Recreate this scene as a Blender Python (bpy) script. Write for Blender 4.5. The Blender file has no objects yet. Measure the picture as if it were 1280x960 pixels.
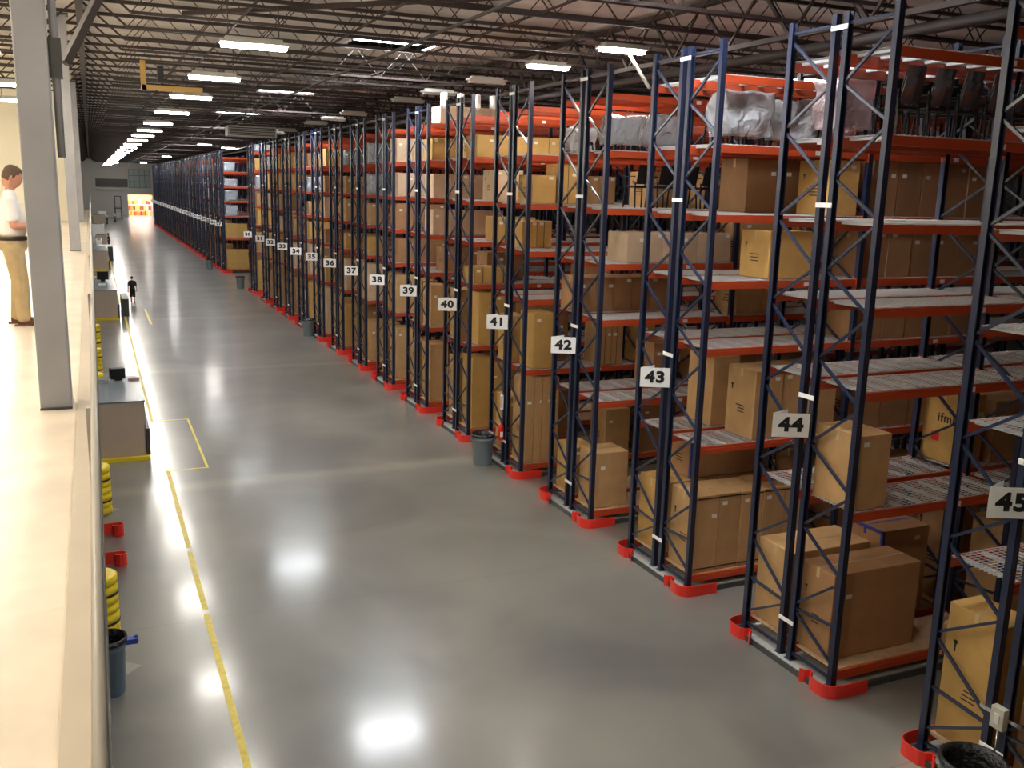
import bpy, math, random
from mathutils import Vector, Matrix
random.seed(7)
scene = bpy.context.scene
C = scene.collection
# ------------------------------------------------------------------ camera
YAW, PITCH, ROLL, FPX = 0.4180, 0.2030, 0.0263, 1178.2
EYE = Vector((0, 0, 7.3))
Fw = Vector((math.sin(YAW)*math.cos(PITCH), math.cos(YAW)*math.cos(PITCH), -math.sin(PITCH)))
Rt = Vector((math.cos(YAW), -math.sin(YAW), 0)); Up = Rt.cross(Fw)
R2 = Rt*math.cos(ROLL)+Up*math.sin(ROLL); U2 = -Rt*math.sin(ROLL)+Up*math.cos(ROLL)
cd = bpy.data.cameras.new('camera'); cam = bpy.data.objects.new('camera', cd); C.objects.link(cam)
m = Matrix.Identity(4)
for i in range(3):
    m[i][0], m[i][1], m[i][2], m[i][3] = R2[i], U2[i], -Fw[i], EYE[i]
cam.matrix_world = m
cd.sensor_width = 36; cd.lens = FPX*36/1280; cd.clip_start = 0.05; cd.clip_end = 400
scene.camera = cam
# ------------------------------------------------------------------ world, exposure
w = bpy.data.worlds.new('world'); scene.world = w; w.use_nodes = True
w.node_tree.nodes['Background'].inputs[0].default_value = (0.75, 0.8, 1, 1)
w.node_tree.nodes['Background'].inputs[1].default_value = 0.03
vs = scene.view_settings; vs.view_transform = 'Standard'; vs.look = 'None'; vs.gamma = 1; vs.use_curve_mapping = False
vs.exposure = 1.33
LAMP = 60.0       # fluorescent diffusers
LAMP_HI = 52.0    # fixtures over the racks
SKYL = 24.0       # skylight panels
MEZL = 72.0       # lamps over the mezzanine
DOORL = 17.0      # lamps in the room beyond the far doorway

# ------------------------------------------------------------------ materials
def nt(name):
    mt = bpy.data.materials.new(name); mt.use_nodes = True
    return mt, mt.node_tree, mt.node_tree.nodes['Principled BSDF']
def mat(name, col, rough=.5, metal=0, spec=.5, noise=0, nscale=8, bump=0, rnd=0, coat=0):
    mt, t, b = nt(name)
    b.inputs['Base Color'].default_value = (*col, 1); b.inputs['Roughness'].default_value = rough
    b.inputs['Metallic'].default_value = metal; b.inputs['Specular IOR Level'].default_value = spec
    b.inputs['Coat Weight'].default_value = coat
    last = None
    if noise or bump or rnd:
        tc = t.nodes.new('ShaderNodeTexCoord'); nz = t.nodes.new('ShaderNodeTexNoise')
        nz.inputs['Scale'].default_value = nscale; nz.inputs['Detail'].default_value = 5
        t.links.new(tc.outputs['Object'], nz.inputs['Vector'])
        if noise or rnd:
            hs = t.nodes.new('ShaderNodeHueSaturation'); hs.inputs['Color'].default_value = (*col, 1)
            mr = t.nodes.new('ShaderNodeMapRange'); mr.inputs[1].default_value = .3; mr.inputs[2].default_value = .7
            mr.inputs[3].default_value = 1-noise; mr.inputs[4].default_value = 1+noise
            t.links.new(nz.outputs['Fac'], mr.inputs[0])
            if rnd:
                oi = t.nodes.new('ShaderNodeObjectInfo'); m2 = t.nodes.new('ShaderNodeMapRange')
                m2.inputs[3].default_value = 1-rnd; m2.inputs[4].default_value = 1+rnd
                t.links.new(oi.outputs['Random'], m2.inputs[0])
                mu = t.nodes.new('ShaderNodeMath'); mu.operation = 'MULTIPLY'
                t.links.new(mr.outputs[0], mu.inputs[0]); t.links.new(m2.outputs[0], mu.inputs[1])
                t.links.new(mu.outputs[0], hs.inputs['Value'])
            else:
                t.links.new(mr.outputs[0], hs.inputs['Value'])
            t.links.new(hs.outputs[0], b.inputs['Base Color'])
        if bump:
            bp = t.nodes.new('ShaderNodeBump'); bp.inputs['Strength'].default_value = bump; bp.inputs['Distance'].default_value = .05
            t.links.new(nz.outputs['Fac'], bp.inputs['Height']); t.links.new(bp.outputs[0], b.inputs['Normal'])
    return mt
def emit(name, col, s):
    mt = bpy.data.materials.new(name); mt.use_nodes = True; t = mt.node_tree
    t.nodes.clear(); e = t.nodes.new('ShaderNodeEmission'); o = t.nodes.new('ShaderNodeOutputMaterial')
    e.inputs[0].default_value = (*col, 1); e.inputs[1].default_value = s; t.links.new(e.outputs[0], o.inputs[0])
    return mt

def floor_material():
    mt, t, b = nt('polished_concrete'); N = t.nodes; L = t.links
    tc = N.new('ShaderNodeTexCoord')
    n1 = N.new('ShaderNodeTexNoise'); n1.inputs['Scale'].default_value = .30; n1.inputs['Detail'].default_value = 2.5; n1.inputs['Roughness'].default_value = .5; n1.inputs['Distortion'].default_value = .6
    n2 = N.new('ShaderNodeTexNoise'); n2.inputs['Scale'].default_value = .9; n2.inputs['Detail'].default_value = 3
    L.new(tc.outputs['Object'], n1.inputs[0]); L.new(tc.outputs['Object'], n2.inputs[0])
    cr = N.new('ShaderNodeValToRGB'); cr.color_ramp.elements[0].position = .30; cr.color_ramp.elements[1].position = .70
    cr.color_ramp.elements[0].color = (.125, .122, .113, 1); cr.color_ramp.elements[1].color = (.235, .222, .195, 1)
    L.new(n1.outputs['Fac'], cr.inputs[0])
    mx = N.new('ShaderNodeHueSaturation'); vr = N.new('ShaderNodeMapRange'); vr.inputs[3].default_value = .93; vr.inputs[4].default_value = 1.07
    L.new(n2.outputs['Fac'], vr.inputs[0]); L.new(vr.outputs[0], mx.inputs['Value']); L.new(cr.outputs[0], mx.inputs['Color'])
    # control joints: thin lines every 7.6 m across the aisle, with paler worn bands beside them
    sp = N.new('ShaderNodeSeparateXYZ'); L.new(tc.outputs['Object'], sp.inputs[0])
    def line(src, off, per, wid, lo):
        a = N.new('ShaderNodeMath'); a.operation = 'ADD'; a.inputs[1].default_value = off; L.new(src, a.inputs[0])
        p = N.new('ShaderNodeMath'); p.operation = 'PINGPONG'; p.inputs[1].default_value = per/2; L.new(a.outputs[0], p.inputs[0])
        r = N.new('ShaderNodeMapRange'); r.inputs[1].default_value = 0; r.inputs[2].default_value = wid; r.inputs[3].default_value = lo; r.inputs[4].default_value = 0
        L.new(p.outputs[0], r.inputs[0]); return r.outputs[0]
    j = line(sp.outputs[1], -23.3, 15.2, .5, .5)
    mj = N.new('ShaderNodeMix'); mj.data_type = 'RGBA'; mj.inputs[7].default_value = (.36, .33, .27, 1)
    L.new(j, mj.inputs[0]); L.new(mx.outputs[0], mj.inputs[6])
    j2 = line(sp.outputs[1], -23.3, 7.6, .02, .6)
    mk = N.new('ShaderNodeMix'); mk.data_type = 'RGBA'; mk.inputs[7].default_value = (.12, .11, .1, 1)
    L.new(j2, mk.inputs[0]); L.new(mj.outputs[2], mk.inputs[6])
    L.new(mk.outputs[2], b.inputs['Base Color'])
    rr = N.new('ShaderNodeMapRange'); rr.inputs[3].default_value = .27; rr.inputs[4].default_value = .29; L.new(n2.outputs['Fac'], rr.inputs[0])
    L.new(rr.outputs[0], b.inputs['Roughness']); b.inputs['Specular IOR Level'].default_value = .6
    b.inputs['Coat Weight'].default_value = .55; b.inputs['Coat Roughness'].default_value = .13
    return mt

def post_material():
    mt, t, b = nt('navy_post_paint'); N = t.nodes; L = t.links
    b.inputs['Roughness'].default_value = .38; b.inputs['Specular IOR Level'].default_value = .6
    tc = N.new('ShaderNodeTexCoord'); sp = N.new('ShaderNodeSeparateXYZ'); L.new(tc.outputs['Object'], sp.inputs[0])
    def M(op, a, bb=None, c=None):
        n = N.new('ShaderNodeMath'); n.operation = op
        for i, x in enumerate((a, bb, c)):
            if x is None: continue
            if isinstance(x, (int, float)): n.inputs[i].default_value = x
            else: L.new(x, n.inputs[i])
        return n.outputs[0]
    zz = M('FRACT', M('DIVIDE', sp.outputs[2], .05))
    inz = M('LESS_THAN', M('ABSOLUTE', M('SUBTRACT', zz, .5)), .27)
    inx = M('LESS_THAN', M('ABSOLUTE', M('SUBTRACT', M('ABSOLUTE', sp.outputs[0]), .024)), .008)
    ge = N.new('ShaderNodeNewGeometry'); s2 = N.new('ShaderNodeSeparateXYZ'); L.new(tc.outputs['Normal'], s2.inputs[0])
    ny = M('GREATER_THAN', M('ABSOLUTE', s2.outputs[1]), .8)
    f = M('MULTIPLY', M('MULTIPLY', inz, inx), ny)
    mx = N.new('ShaderNodeMix'); mx.data_type = 'RGBA'; mx.inputs[6].default_value = (.012, .019, .050, 1); mx.inputs[7].default_value = (.002, .002, .004, 1)
    L.new(f, mx.inputs[0]); L.new(mx.outputs[2], b.inputs['Base Color'])
    return mt

M_floor = floor_material()
M_ceil = mat('ceiling_insulation', (.74, .70, .66), .9, noise=.18, nscale=.8)
M_joist = mat('joist_primer', (.045, .030, .026), .6)
M_wall = mat('wall_grey', (.33, .33, .31), .8, noise=.05, nscale=.5)
M_wallw = mat('wall_cream', (.86, .80, .64), .7, noise=.03, nscale=1)
M_mezz = mat('mezzanine_vinyl', (.62, .53, .42), .35, noise=.12, nscale=2.2)
M_curb = mat('mezzanine_curb_paint', (.42, .355, .27), .6, noise=.04, nscale=3)
M_col = mat('column_grey_paint', (.31, .31, .33), .6, noise=.12, nscale=1.5)
M_rail = mat('handrail_paint', (.50, .47, .42), .4)
M_dark = mat('dark_steel', (.06, .062, .06), .45)
M_post = post_material()
M_brace = mat('navy_brace_paint', (.015, .025, .062), .28, spec=.7)
M_beam = mat('orange_red_beam_paint', (.50, .07, .02), .42, noise=.06, nscale=2)
M_wire = mat('galvanised_wire', (.56, .56, .56), .4)
M_board = mat('particle_board', (.60, .41, .25), .7, noise=.12, nscale=6)
M_slab = mat('rack_base_concrete', (.34, .34, .32), .6, noise=.08, nscale=3)
M_guard = mat('red_guard_paint', (.80, .035, .02), .35)
M_white = mat('white_plastic', (.97, .965, .95), .4)
M_ink = mat('black_ink', (.012, .012, .012), .5)
M_lab = mat('paper_label', (.78, .76, .72), .6)
M_cards = [mat('cardboard_tan', (.50, .30, .13), .75, noise=.08, nscale=4, rnd=.12),
           mat('cardboard_yellow', (.55, .33, .10), .7, noise=.07, nscale=4, rnd=.10),
           mat('cardboard_brown', (.36, .19, .085), .75, noise=.08, nscale=4, rnd=.15),
           mat('cardboard_pale', (.60, .43, .28), .75, noise=.07, nscale=4, rnd=.10)]
M_tape = mat('packing_tape', (.62, .45, .25), .25)
M_tapeb = mat('blue_tape', (.06, .07, .28), .35)
M_strap = mat('black_strap', (.02, .02, .02), .4)
M_tubeA = emit('fluorescent_diffuser', (1, .95, .86), LAMP)
M_tubeB = emit('fluorescent_diffuser_high', (1, .95, .88), LAMP_HI)
M_tubeM = emit('mezzanine_diffuser', (1, .90, .72), MEZL)
M_tubeD = emit('far_room_diffuser', (.88, .94, 1), DOORL)
M_sky = emit('skylight_daylight', (.92, .96, 1), SKYL)
M_house = mat('fixture_housing', (.55, .54, .5), .4)
M_yel = mat('yellow_plastic', (.85, .66, .02), .35)
M_yline = mat('yellow_floor_tape', (.80, .62, .06), .4, noise=.15, nscale=9)
M_can = mat('grey_blue_plastic', (.17, .21, .23), .5)
M_liner = mat('black_liner', (.012, .012, .014), .25, bump=.8, nscale=14)
M_blue = mat('blue_plastic', (.03, .08, .45), .4)
M_black = mat('black_plastic', (.010, .010, .011), .45, spec=.3)
M_chrome = mat('bright_metal', (.7, .7, .7), .2, metal=1)
M_lam = mat('counter_laminate', (.52, .42, .34), .55, noise=.05, nscale=20)
M_top = mat('counter_top', (.20, .24, .27), .25)
M_skin = mat('skin', (.55, .26, .18), .5)
M_hair = mat('brown_hair', (.10, .06, .035), .7, bump=.4, nscale=60)
M_shirtw = mat('white_knit', (.80, .79, .78), .8)
M_khaki = mat('khaki_cloth', (.42, .31, .16), .8, noise=.12, nscale=7, bump=.3)
M_shoe = mat('brown_leather', (.10, .035, .02), .4)
M_cblack = mat('black_cloth', (.012, .012, .016), .8)
M_paper = mat('paper', (.8, .78, .7), .6)
M_red = mat('extinguisher_red', (.65, .02, .015), .3)

def plastic_film(name, col, alpha):
    mt, t, b = nt(name)
    b.inputs['Base Color'].default_value = (*col, 1); b.inputs['Roughness'].default_value = .16
    b.inputs['Alpha'].default_value = alpha; b.inputs['Specular IOR Level'].default_value = 1.0; b.inputs['Coat Weight'].default_value = 1
    tc = t.nodes.new('ShaderNodeTexCoord'); nz = t.nodes.new('ShaderNodeTexNoise'); nz.inputs['Scale'].default_value = 5
    nz.inputs['Detail'].default_value = 4; nz.inputs['Distortion'].default_value = 1.5
    bp = t.nodes.new('ShaderNodeBump'); bp.inputs['Strength'].default_value = 1; bp.inputs['Distance'].default_value = .08
    t.links.new(tc.outputs['Object'], nz.inputs[0]); t.links.new(nz.outputs['Fac'], bp.inputs['Height']); t.links.new(bp.outputs[0], b.inputs['Normal'])
    return mt
M_film = plastic_film('clear_plastic_film', (.50, .50, .52), .66)
M_filmp = plastic_film('pinkish_plastic_film', (.52, .38, .41), .72)
M_wrapd = plastic_film('stretch_film', (.42, .45, .50), .97)

# ------------------------------------------------------------------ mesh helpers
class MB:
    def __init__(s): s.v = []; s.f = []
    def box(s, x0, x1, y0, y1, z0, z1):
        n = len(s.v)
        s.v += [(x0,y0,z0),(x1,y0,z0),(x1,y1,z0),(x0,y1,z0),(x0,y0,z1),(x1,y0,z1),(x1,y1,z1),(x0,y1,z1)]
        s.f += [tuple(n+i for i in q) for q in ((0,3,2,1),(4,5,6,7),(0,1,5,4),(1,2,6,5),(2,3,7,6),(3,0,4,7))]
        return s
    def bar(s, a, b, w=.04, h=None, up=(0,0,1)):
        h = h or w; a = Vector(a); b = Vector(b); d = (b-a).normalized(); u = Vector(up)
        if abs(d.dot(u)) > .98: u = Vector((0,1,0))
        sd = d.cross(u).normalized(); u = sd.cross(d).normalized(); n = len(s.v)
        for p in (a, b):
            for i, j in ((-1,-1),(1,-1),(1,1),(-1,1)):
                s.v.append(tuple(p+sd*(i*w/2)+u*(j*h/2)))
        s.f += [tuple(n+i for i in q) for q in ((0,3,2,1),(4,5,6,7),(0,1,5,4),(1,2,6,5),(2,3,7,6),(3,0,4,7))]
        return s
    def tube(s, pts, r, seg=10, closed=False):
        pts = [Vector(p) for p in pts]; rs = r if isinstance(r, (list, tuple)) else [r]*len(pts)
        n0 = len(s.v)
        for i, p in enumerate(pts):
            d = (pts[min(i+1, len(pts)-1)]-pts[max(i-1, 0)]).normalized()
            u = Vector((0,0,1)) if abs(d.z) < .9 else Vector((0,1,0))
            sd = d.cross(u).normalized(); u = sd.cross(d)
            for k in range(seg):
                a = 2*math.pi*k/seg; s.v.append(tuple(p+(sd*math.cos(a)+u*math.sin(a))*rs[i]))
        for i in range(len(pts)-1):
            for k in range(seg):
                a = n0+i*seg+k; b = n0+i*seg+(k+1) % seg
                s.f.append((a, b, b+seg, a+seg))
        s.f.append(tuple(n0+k for k in range(seg))[::-1]); s.f.append(tuple(n0+(len(pts)-1)*seg+k for k in range(seg)))
        return s
    def lathe(s, prof, seg=24, c=(0,0), capb=True, capt=True, sx=1):
        n0 = len(s.v)
        for r, z in prof:
            for k in range(seg):
                a = 2*math.pi*k/seg; s.v.append((c[0]+r*math.cos(a)*sx, c[1]+r*math.sin(a), z))
        for i in range(len(prof)-1):
            for k in range(seg):
                a = n0+i*seg+k; b = n0+i*seg+(k+1) % seg
                s.f.append((a, b, b+seg, a+seg))
        if capb: s.f.append(tuple(n0+k for k in range(seg))[::-1])
        if capt: s.f.append(tuple(n0+(len(prof)-1)*seg+k for k in range(seg)))
        return s
    def strip(s, path, t, z0, z1):     # upright bent plate following a plan path
        n0 = len(s.v); P = [Vector((p[0], p[1], 0)) for p in path]
        for i, p in enumerate(P):
            d = (P[min(i+1, len(P)-1)]-P[max(i-1, 0)]).normalized(); nn = Vector((-d.y, d.x, 0))*t/2
            for q in (p-nn, p+nn):
                s.v += [(q.x, q.y, z0), (q.x, q.y, z1)]
        for i in range(len(P)-1):
            a = n0+i*4; b = a+4
            s.f += [(a, b, b+1, a+1), (a+2, a+3, b+3, b+2), (a+1, b+1, b+3, a+3), (a, a+2, b+2, b)]
        e = n0+(len(P)-1)*4
        s.f += [(n0, n0+1, n0+3, n0+2), (e, e+2, e+3, e+1)]
        return s
    def mesh(s, name):
        me = bpy.data.meshes.new(name); me.from_pydata(s.v, [], s.f); me.update(); return me
def ob(name, me, mt=None, parent=None, loc=(0,0,0), rot=(0,0,0)):
    if isinstance(me, MB): me = me.mesh(name)
    if mt and not me.materials: me.materials.append(mt)
    o = bpy.data.objects.new(name, me); C.objects.link(o); o.location = loc; o.rotation_euler = rot
    if parent: o.parent = parent
    return o
def empty(name, loc, rz=0):
    o = bpy.data.objects.new(name, None); C.objects.link(o); o.location = loc; o.rotation_euler = (0,0,rz); o.empty_display_size = .2
    return o
def tag(o, label, cat, group=None, kind=None):
    o['label'] = label; o['category'] = cat
    if group: o['group'] = group
    if kind: o['kind'] = kind
    return o
def struct(name, mb, mt, parent=None):
    o = ob(name, mb, mt, parent)
    if not parent: o['kind'] = 'structure'
    return o
def smooth(o):
    for p in o.data.polygons: p.use_smooth = True
    return o
def bevel(o, w=.01, s=2):
    b = o.modifiers.new('bevel', 'BEVEL'); b.width = w; b.segments = s; b.limit_method = 'ANGLE'; return o
def text_mesh(body, size, thick=.002, bold=.013, sx=1.2, font_cache={}):
    cu = bpy.data.curves.new('number', 'FONT'); cu.body = body; cu.size = size; cu.extrude = thick; cu.offset = bold
    cu.align_x = 'CENTER'; cu.align_y = 'CENTER'; cu.resolution_u = 4; cu.space_character = 1.12
    t = bpy.data.objects.new('number', cu); C.objects.link(t); bpy.context.view_layer.update()
    me = bpy.data.meshes.new_from_object(t.evaluated_get(bpy.context.evaluated_depsgraph_get()))
    bpy.data.objects.remove(t)
    for v in me.vertices: v.co.x *= sx
    return me

# ------------------------------------------------------------------ setting
YE = 208.0; XR = 62.0; XL = -9.0; ZC = 11.55; YB = -6.0
struct('floor', MB().box(XL, XR, YB, YE, -.2, 0), M_floor)
SKY = (13.0, 29.4, 45.3, 61.5, 78, 94, 110, 128, 146, 164, 182)  # nearest skylight lies out of view, added for its light
cb = MB().box(XL-.2, 7.35, YB-.2, YE+.2, ZC, ZC+.2).box(9.85, XR+.2, YB-.2, YE+.2, ZC, ZC+.2); yy0 = YB-.2
for y in SKY: cb.box(7.35, 9.85, yy0, y-1.0, ZC, ZC+.2); yy0 = y+1.0
cb.box(7.35, 9.85, yy0, YE+.2, ZC, ZC+.2)
struct('ceiling', cb, M_ceil)
struct('wall_left', MB().box(XL-.2, XL, YB, YE, 0, ZC), M_wallw)
struct('wall_right', MB().box(XR, XR+.2, YB, YE, 0, ZC), M_wall)
struct('wall_front', MB().box(XL, XR, YB-.2, YB, 0, ZC), M_wall)
DX0, DX1, DZ = 6.8, 11.4, 4.45
bw = MB().box(XL, DX0, YE, YE+.3, 0, ZC).box(DX1, XR, YE, YE+.3, 0, ZC).box(DX0, DX1, YE, YE+.3, DZ, ZC)
struct('wall_back', bw, mat('far_wall_paint', (.72, .71, .68), .8))
struct('trim_1', MB().box(1.0, 6.9, YE-.25, YE-.02, 5.9, 7.4), mat('grey_band', (.16, .16, .15), .7))
struct('trim_2', MB().box(0.6, 12.0, YE-.6, YE-.3, 5.35, 5.65), mat('pale_pipe_paint', (.75, .74, .7), .4))
wn = struct('window_1', MB().box(7.1, 11.2, YE-.08, YE-.02, 5.75, 9.4), mat('pale_green_panel', (.42, .52, .50), .3))
g = MB()
for i in range(5): g.box(7.1+i*1.0, 7.16+i*1.0, YE-.12, YE-.08, 5.75, 9.4)
for z in (5.75, 6.95, 8.15, 9.35): g.box(7.1, 11.2, YE-.12, YE-.08, z, z+.06)
ob('window_frame', g, M_dark, wn)
# the bright room beyond the doorway
struct('door_1', MB().box(DX0-.15, DX0, YE-.1, YE+.35, 0, DZ).box(DX1, DX1+.15, YE-.1, YE+.35, 0, DZ).box(DX0-.15, DX1+.15, YE-.1, YE+.35, DZ, DZ+.15), mat('door_frame_cream', (.7, .62, .45), .5))
struct('wall_far_room', MB().box(4, 14, YE+9, YE+9.2, 0, 6).box(3.8, 4, YE+.3, YE+9, 0, 6).box(14, 14.2, YE+.3, YE+9, 0, 6).box(3.8, 14.2, YE+.3, YE+9.2, 6, 6.2), mat('far_room_paint', (.55, .33, .16), .7))
struct('floor_far_room', MB().box(3.8, 14.2, YE, YE+9.2, -.2, 0.0), M_floor)
for i in range(3):
    t = empty('ceiling_light', (9, YE+1.6+i*2.6, 4.9))
    tag(t, 'bright ceiling light in the room beyond the far doorway, %s from the doorway' % ('first', 'second', 'third')[i], 'light', 'ceiling lights in the room beyond the doorway')
    ob('diffuser', MB().box(-2.4, 2.4, -.5, .5, -.05, 0), M_tubeD, t); ob('housing', MB().box(-2.5, 2.5, -.55, .55, 0, .08), M_house, t)
    ob('hanger', MB().box(-2.2, -2.17, -.02, .02, .08, 1.1).box(2.17, 2.2, -.02, .02, .08, 1.1), M_dark, t)
mer = [('orange', (.75, .22, .03)), ('red', (.6, .03, .03)), ('yellow', (.8, .5, .05)), ('brown', (.2, .08, .03)), ('white', (.8, .8, .75))]
mm = {n: mat('display_'+n, c, .5) for n, c in mer}
for r in range(3):
    t = empty('display_shelf', (9.1, YE+5.5, r*1.15))
    for k in range(1): ob('shelf_board', MB().box(-2.6, 2.6, -.4, .4, .0, .08), M_house, t); ob('shelf_support', MB().box(-2.6, -2.5, -.4, .4, .08, 1.15).box(2.5, 2.6, -.4, .4, .08, 1.15), M_house, t)
    tag(t, '%s tier of merchandise shelving seen through the bright far doorway' % ('bottom', 'middle', 'top')[r], 'shelf')
    x = -2.35
    while x < 1.75:
        n, c = random.choice(mer); wd = random.uniform(.25, .6); h = random.uniform(.6, 1.02)
        tag(bevel(ob('merchandise_box', MB().box(0, wd-.04, -.3, .3, 0, h), mm[n], None, (9.1+x, YE+5.5, r*1.15+.08)), .03), '%s merchandise box on the %s shelf tier beyond the far doorway' % (n, ('bottom', 'middle', 'top')[r]), 'box', 'merchandise beyond the far doorway')
        x += wd

# roof joists
def joist_mesh():
    b = MB(); zb, zt = 10.62, 11.45
    b.box(.95, XR, -.035, .035, zb-.03, zb+.03).box(0, XR, -.05, .05, zt-.03, zt+.05)
    b.bar((.95, 0, zb), (0, 0, zt), .045)
    x = .95; p = 1.5; k = 0
    while x < XR-p:
        b.bar((x, 0, zb), (x+p/2, 0, zt), .020); b.bar((x+p/2, 0, zt), (x+p, 0, zb), .020)
        x += p
    b.box(XL, -.95, -.035, .035, zb-.03, zb+.03).box(XL, 0, -.05, .05, zt-.03, zt+.05).bar((-.95, 0, zb), (0, 0, zt), .045)
    x = -.95
    while x > XL+p:
        b.bar((x, 0, zb), (x-p/2, 0, zt), .028); b.bar((x-p/2, 0, zt), (x-p, 0, zb), .028); x -= p
    return b.mesh('roof_joist')
jm = joist_mesh(); y = 1.1
while y < YE-1:
    tag(ob('roof_joist', jm, M_joist, None, (0, y, 0)), 'dark steel open-web joist spanning across the hall under the ceiling', 'roof joist', 'open-web joists under the ceiling'); y += 2.05
# bridging and girders running down the hall
def girder(x, z0, z1, label):
    b = MB(); b.box(x-.06, x+.06, YB, YE, z0-.05, z0+.05).box(x-.09, x+.09, YB, YE, z1-.05, z1+.05)
    y = YB+1
    while y < YE-2.5:
        b.bar((x, y, z0), (x, y+1.02, z1), .07); b.bar((x, y+1.02, z1), (x, y+2.05, z0), .05); y += 2.05
    tag(ob('roof_girder', b, M_joist), label, 'roof girder', 'girders running down the hall')
girder(12.6, 10.35, 11.4, 'dark steel truss girder running down the hall over the rack fronts')
girder(25.2, 10.35, 11.4, 'dark steel truss girder deeper over the racks, second from the aisle')
girder(37.8, 10.35, 11.4, 'dark steel truss girder deepest over the racks, third from the aisle')
tag(ob('roof_girder', MB().box(-.08, .08, YB, YE, 11.08, 11.42), M_joist), 'solid dark beam above the mezzanine edge carrying the joist ends', 'roof girder')
for i, x in enumerate((3.1, 5.6, 8.2, 16.0)):
    b = MB(); y = YB
    b.box(x-.02, x+.02, YB, YE, 10.66, 10.7)
    tag(ob('bridging_rod', b, M_joist), 'thin dark bridging rod along the joist bottoms, %s from the mezzanine edge' % ('first', 'second', 'third', 'fourth')[i], 'bridging rod', 'bridging rods')
# diagonal plan bracing
for i, (a, b_) in enumerate((((2.0, 22, 10.75), (9.0, 15, 10.75)), ((3.0, 40, 10.75), (12.0, 31, 10.75)), ((13, 30, 10.75), (22, 21, 10.75)))):
    tag(ob('brace_rod', MB().bar(a, b_, .09), M_joist), ('diagonal roof brace nearest over the aisle', 'diagonal roof brace farther down over the aisle', 'diagonal roof brace over the racks')[i], 'brace')
tag(smooth(ob('sprinkler_pipe', MB().tube([(13.9, YB+.1, 10.35), (13.9, YE-.1, 10.35)], .09), mat('grey_pipe', (.16, .15, .16), .4))), 'grey sprinkler main running under the joists above the racks', 'pipe')
tag(smooth(ob('sprinkler_pipe', MB().tube([(6.9, YB+.1, 10.5), (6.9, YE-.1, 10.5)], .035), mat('dark_pipe', (.09, .08, .08), .4))), 'thin dark sprinkler pipe under the joists above the aisle', 'pipe')
tag(ob('brace_rod', MB().bar((11.20, 19.55, 10.60), (11.96, 19.55, 9.68), .07, .05), mat('pale_strut', (.3, .29, .27), .5)), 'pale grey slanting strut hanging from the roof beside the tall rack marked 43', 'brace')
tag(ob('brace_rod', MB().bar((-.12, 8.20, 8.15), (1.35, 9.3, 11.1), .06), M_joist), 'slanting steel strut from the big grey column to the roof', 'brace')

# skylights
for i, y in enumerate(SKY):
    s = struct('window_%d' % (i+2), MB().box(7.3, 9.9, y-1.05, y+1.05, 12.15, 12.2), M_sky)
    ob('skylight_well', MB().box(7.3, 7.35, y-1.05, y+1.05, ZC-.05, 12.15).box(9.85, 9.9, y-1.05, y+1.05, ZC-.05, 12.15).box(7.35, 9.85, y-1.05, y-1.0, ZC-.05, 12.15).box(7.35, 9.85, y+1.0, y+1.05, ZC-.05, 12.15), M_white, s)

# fluorescent fixtures
def fixture(x, y, z, mt, label, group, L=1.25, lit=True):
    t = empty('ceiling_light', (x, y, z)); tag(t, label, 'light', group)
    ob('diffuser', MB().box(-L/2+.03, L/2-.03, -.10, .10, -.07, 0), mt, t)
    hb = MB(); hb.box(-L/2, L/2, -.19, .19, 0, .05).box(-L/2+.1, L/2-.1, -.1, .1, .05, .12)
    ob('housing', hb, M_house, t)
    top = 10.6-z
    if top > .15:
        ob('hanger', MB().box(-L/2+.15, -L/2+.17, -.01, .01, .12, top).box(L/2-.17, L/2-.15, -.01, .01, .12, top), M_dark, t)
ords = ['first', 'second', 'third', 'fourth', 'fifth', 'sixth', 'seventh', 'eighth', 'ninth', 'tenth', 'eleventh', 'twelfth', 'thirteenth', 'fourteenth', 'fifteenth', 'sixteenth', 'seventeenth', 'eighteenth', 'nineteenth', 'twentieth', 'twenty-first', 'twenty-second', 'twenty-third', 'twenty-fourth', 'twenty-fifth', 'twenty-sixth', 'twenty-seventh', 'twenty-eighth']
ya = [5.5, 12.3, 19.1, 25.4, 31.5, 39.0, 46.9, 53.8, 60.5, 67.5, 75.5, 83.5, 91.5, 99.5, 108, 116, 124, 133, 142, 151, 160, 170, 180, 190]
for i, y in enumerate(ya):
    fixture(2.98, y, 9.85, M_tubeA, ('lit fluorescent light over the yellow line, %s visible from the front' % ords[i-2]) if i > 1 else 'lit fluorescent light over the yellow line, in front of the frame (%s)' % ords[i], 'lights over the yellow line')
for i, (x, y) in enumerate(((11.1, 19.4), (11.0, 23.0), (11.9, 93), (9.2, 87), (9.4, 135), (9.2, 190), (4.6, 200))):  # last two lamps are added near the far wall to brighten it
    fixture(x, y, 10.45, M_tubeB, 'lit light high over the rack fronts, %s from the front' % ords[i], 'lit lights over the rack fronts', 1.15)
for i, (x, y) in enumerate(((18.3, 21.4), (18.3, 45), (26, 28))):
    fixture(x, y, 10.45, M_tubeB, ('lit light seen between the upper beams of the rack marked 44', 'lit light deep over the racks far down the hall', 'lit light deepest over the racks')[i], 'lit lights deep over the racks')
for i, y in enumerate((27.2, 31.5, 35, 43, 47, 51, 59, 63)):
    fixture(11.0, y, 10.45, M_house, 'unlit grey light over the rack fronts, %s from the front' % ords[i], 'unlit lights over the rack fronts', 1.2)
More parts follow.
